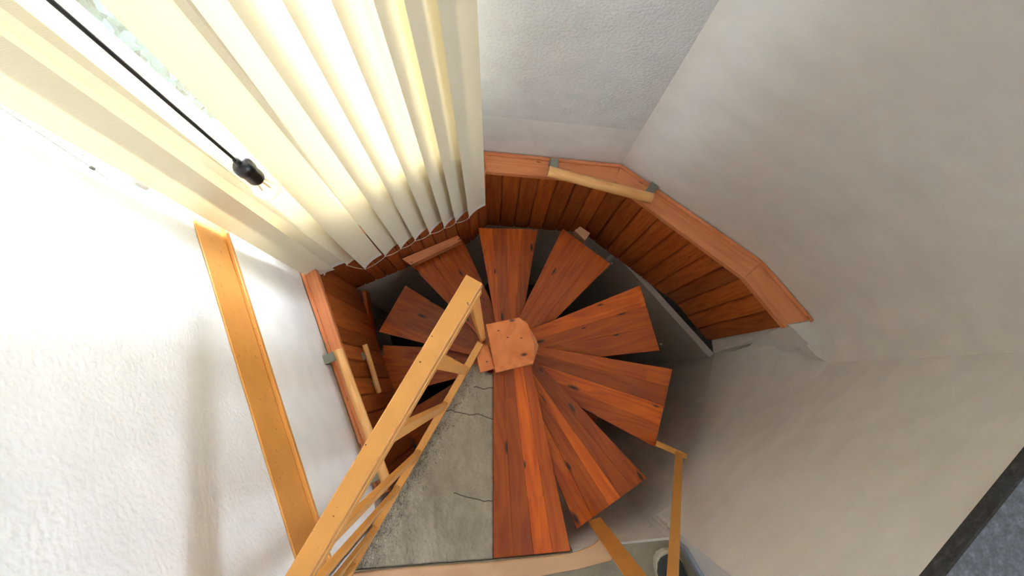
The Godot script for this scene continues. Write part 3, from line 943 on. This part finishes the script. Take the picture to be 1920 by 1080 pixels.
func pendant():
	var c := px(468, 323, 0.90)
	var root := base("pendant_lamp", c)
	var st := mb()
	var pts := []
	for i in 15:
		var t := i / 14.0
		pts.append(Vector3(0.006 * sin(t * 6.0) * t, 0.052 + t * (TOP_Y - c.y - 0.052), -0.005 * sin(t * 9.0) * t))
	tube(st, pts, 0.0034, 8)
	build(st, "cord", M.cord, root)
	st = mb()
	var prof_s := [Vector2(0.0, 0.066), Vector2(0.007, 0.065), Vector2(0.0085, 0.054), Vector2(0.0075, 0.049), Vector2(0.011, 0.046), Vector2(0.020, 0.041), Vector2(0.0255, 0.031), Vector2(0.0255, 0.014), Vector2(0.0225, 0.010), Vector2(0.0225, -0.022), Vector2(0.0225, -0.030), Vector2(0.0215, -0.033), Vector2(0.018, -0.033), Vector2(0.018, -0.02), Vector2(0.0, -0.02)]
	for i in prof_s.size(): prof_s[i] *= 0.84
	lathe(st, prof_s)
	build(st, "socket", M.black, root)
	st = mb()
	var prof := [Vector2(0.013, -0.030), Vector2(0.0145, -0.036), Vector2(0.018, -0.044), Vector2(0.0235, -0.052), Vector2(0.0285, -0.062), Vector2(0.030, -0.072), Vector2(0.0285, -0.082), Vector2(0.024, -0.092), Vector2(0.016, -0.099), Vector2(0.008, -0.1015), Vector2(0.0, -0.102)]
	for i in prof.size(): prof[i] = Vector2(prof[i].x * 1.08, (prof[i].y + 0.03) * 1.05 - 0.026)
	lathe(st, prof)
	var bulb := build(st, "bulb", M.glass, root)
	st = mb()
	for k in 4:
		var t := TAU * k / 4.0 + 0.4
		tube(st, [Vector3(cos(t) * 0.007, -0.030, sin(t) * 0.007), Vector3(cos(t) * 0.013, -0.066, sin(t) * 0.013)], 0.0022, 6)
	build(st, "filament", M.amber, bulb)
	st = mb(); lathe(st, [Vector2(0.0, -0.050), Vector2(0.006, -0.047), Vector2(0.009, -0.036), Vector2(0.013, -0.020), Vector2(0.0, -0.020)], Vector3.ZERO, 12)
	build(st, "stem", M.amber, bulb)
	tag(root, "bare unlit glass bulb in a black socket hanging on a black cord", "pendant lamp")

func cord():
	var wd := (K - W).normalized(); var n := away(W, K)
	# where the ray of a pixel meets a plane a little off the west wall
	var hit = func(x: float, y: float, off: float) -> Vector3:
		var v := px(x, y, 1.0) - Vector3(0, EYE, 0)
		var k: float = (W - n * off).dot(n) / Vector2(v.x, v.z).dot(n)
		return Vector3(0, EYE, 0) + v * k
	var end: Vector3 = hit.call(256, 341, 0.02)
	var root := base("blind_cord", end)
	var join: Vector3 = hit.call(173, 315, 0.02)
	var up: Vector3 = hit.call(2, 203, 0.02); var up2: Vector3 = hit.call(2, 198, 0.02)
	var st := mb()
	tube(st, [Vector3(join.x, TOP_Y, join.z) - end, up - end, join - end], 0.0012, 6)
	tube(st, [join - end, hit.call(205, 338, 0.02) - end, hit.call(235, 345, 0.02) - end, Vector3(0.0, -0.004, 0)], 0.001, 6)
	tube(st, [Vector3(up2.x, TOP_Y, up2.z) - end, up2 - end, hit.call(150, 288, 0.02) - end, Vector3.ZERO], 0.001, 6)
	build(st, "pull_cord", M.bead, root)
	st = mb(); lathe(st, [Vector2(0, -0.006), Vector2(0.003, -0.004), Vector2(0.003, 0.004), Vector2(0, 0.006)], join - end, 10)
	build(st, "cord_joiner", M.bracket, root)
	st = mb(); lathe(st, [Vector2(0, -0.03), Vector2(0.007, -0.026), Vector2(0.008, -0.004), Vector2(0.004, 0.004), Vector2(0, 0.005)], Vector3.ZERO, 14)
	build(st, "cord_weight", M.bead, root)
	tag(root, "thin white pull cord with a small weight hanging beside the blind on the white wall", "cord")

func shoe():
	# toe towards the stair, heel out of the picture
	var tip := p2(1252, 1037, EYE - 0.05)
	var ax := Vector2(0.22, 1.0).normalized()
	var root := base("shoe", Vector3(tip.x, 0.0, tip.y))
	var side := Vector2(ax.y, -ax.x)
	var outline = func(grow: float) -> Array:
		var pts := []
		for s in [[0.0, 0.0], [0.006, 0.026], [0.022, 0.042], [0.05, 0.050], [0.09, 0.052], [0.15, 0.045], [0.20, 0.038], [0.25, 0.038], [0.275, 0.028], [0.283, 0.0]]:
			pts.append([s[0], s[1]])
		var out := []
		for p in pts: out.append(ax * (p[0] * (1.0 - grow * 2.0) + grow * 0.283) + side * (p[1] - grow * 0.1))
		for i in range(pts.size() - 2, 0, -1): out.append(ax * (pts[i][0] * (1.0 - grow * 2.0) + grow * 0.283) - side * (pts[i][1] - grow * 0.1))
		return out
	var st := mb()
	prism(st, outline.call(0.0), 0.0, 0.032, 0.004)
	build(st, "sole", M.rubber, root)
	# upper: rounded toe box rising to the instep
	st = mb()
	var rings := []
	for j in 9:
		var t := j / 8.0
		var h := 0.030 + 0.055 * sin(t * PI / 2)
		var shrink := 1.0 - cos(t * PI / 2)
		var base_line: Array = outline.call(0.014)
		var ring := []
		for p in base_line:
			var s: float = p.dot(ax); var w: float = p.dot(side)
			var hh := h * clampf(0.62 + s * 3.0, 0.0, 1.35) if j > 0 else 0.028
			ring.append(Vector3(0, hh, 0) + Vector3(ax.x, 0, ax.y) * lerpf(s, 0.15, shrink * 0.55) + Vector3(side.x, 0, side.y) * w * (1.0 - shrink * 0.85))
		rings.append(ring)
	var m: int = rings[0].size()
	for j in 8:
		for i in m:
			var a: Vector3 = rings[j][i]; var b: Vector3 = rings[j][(i + 1) % m]; var c: Vector3 = rings[j + 1][(i + 1) % m]; var d: Vector3 = rings[j + 1][i]
			var mid := (a + b + c + d) / 4.0 - Vector3(ax.x * 0.14, 0.02, ax.y * 0.14)
			for t in [[a, b, c], [a, c, d]]:
				var u: Vector3 = t[1]; var v: Vector3 = t[2]
				if (v - t[0]).cross(u - t[0]).dot(mid) < 0.0:
					var s: Vector3 = u; u = v; v = s
				for w in [t[0], u, v]: st.add_vertex(w)
	st.index()
	st.generate_normals()
	build(st, "upper", M.canvas, root)
	tag(root, "dark grey canvas shoe with an off white rubber rim standing on the landing", "shoe")

func outside():
	var st := mb()
	prism(st, [Vector2(-14, -14), Vector2(14, -14), Vector2(14, 14), Vector2(-14, 14)], LOW_Y - 0.4, LOW_Y - 0.3)
	struct(build(st, "ground", M.ground), "pale paved ground outside the window", "ground")
	# a shrub seen through the gap between two slats
	var at := px(150, -40, 3.2)
	at.y = LOW_Y - 0.3
	var root := base("garden_shrub", at)
	st = mb()
	for k in 5:
		var t := TAU * k / 5.0
		tube(st, [Vector3(0, 0, 0), Vector3(cos(t) * 0.3, 0.7, sin(t) * 0.3), Vector3(cos(t) * 0.6, 1.4, sin(t) * 0.6)], 0.02, 6)
	build(st, "stem", M.bark, root)
	st = mb()
	for i in 13000:
		var dirv := Vector3(rng.randfn(), rng.randfn(), rng.randfn()).normalized()
		var p := Vector3(0, 1.3, 0) + dirv * Vector3(1.4, 1.1, 1.4) * pow(rng.randf(), 0.4)
		var n := (dirv + Vector3(rng.randfn(), rng.randfn() + 1.0, rng.randfn()) * 0.5).normalized()
		var a := n.cross(Vector3(rng.randfn(), rng.randfn(), rng.randfn())).normalized()
		var b := n.cross(a)
		quad(st, p - a * 0.085, p + b * 0.042, p + a * 0.085, p - b * 0.042, n)
	var fol := build(st, "foliage", M.leaf, root)
	fol.set_meta("kind", "stuff")
	tag(root, "green leafy shrub glimpsed outside between two blind slats", "shrub")
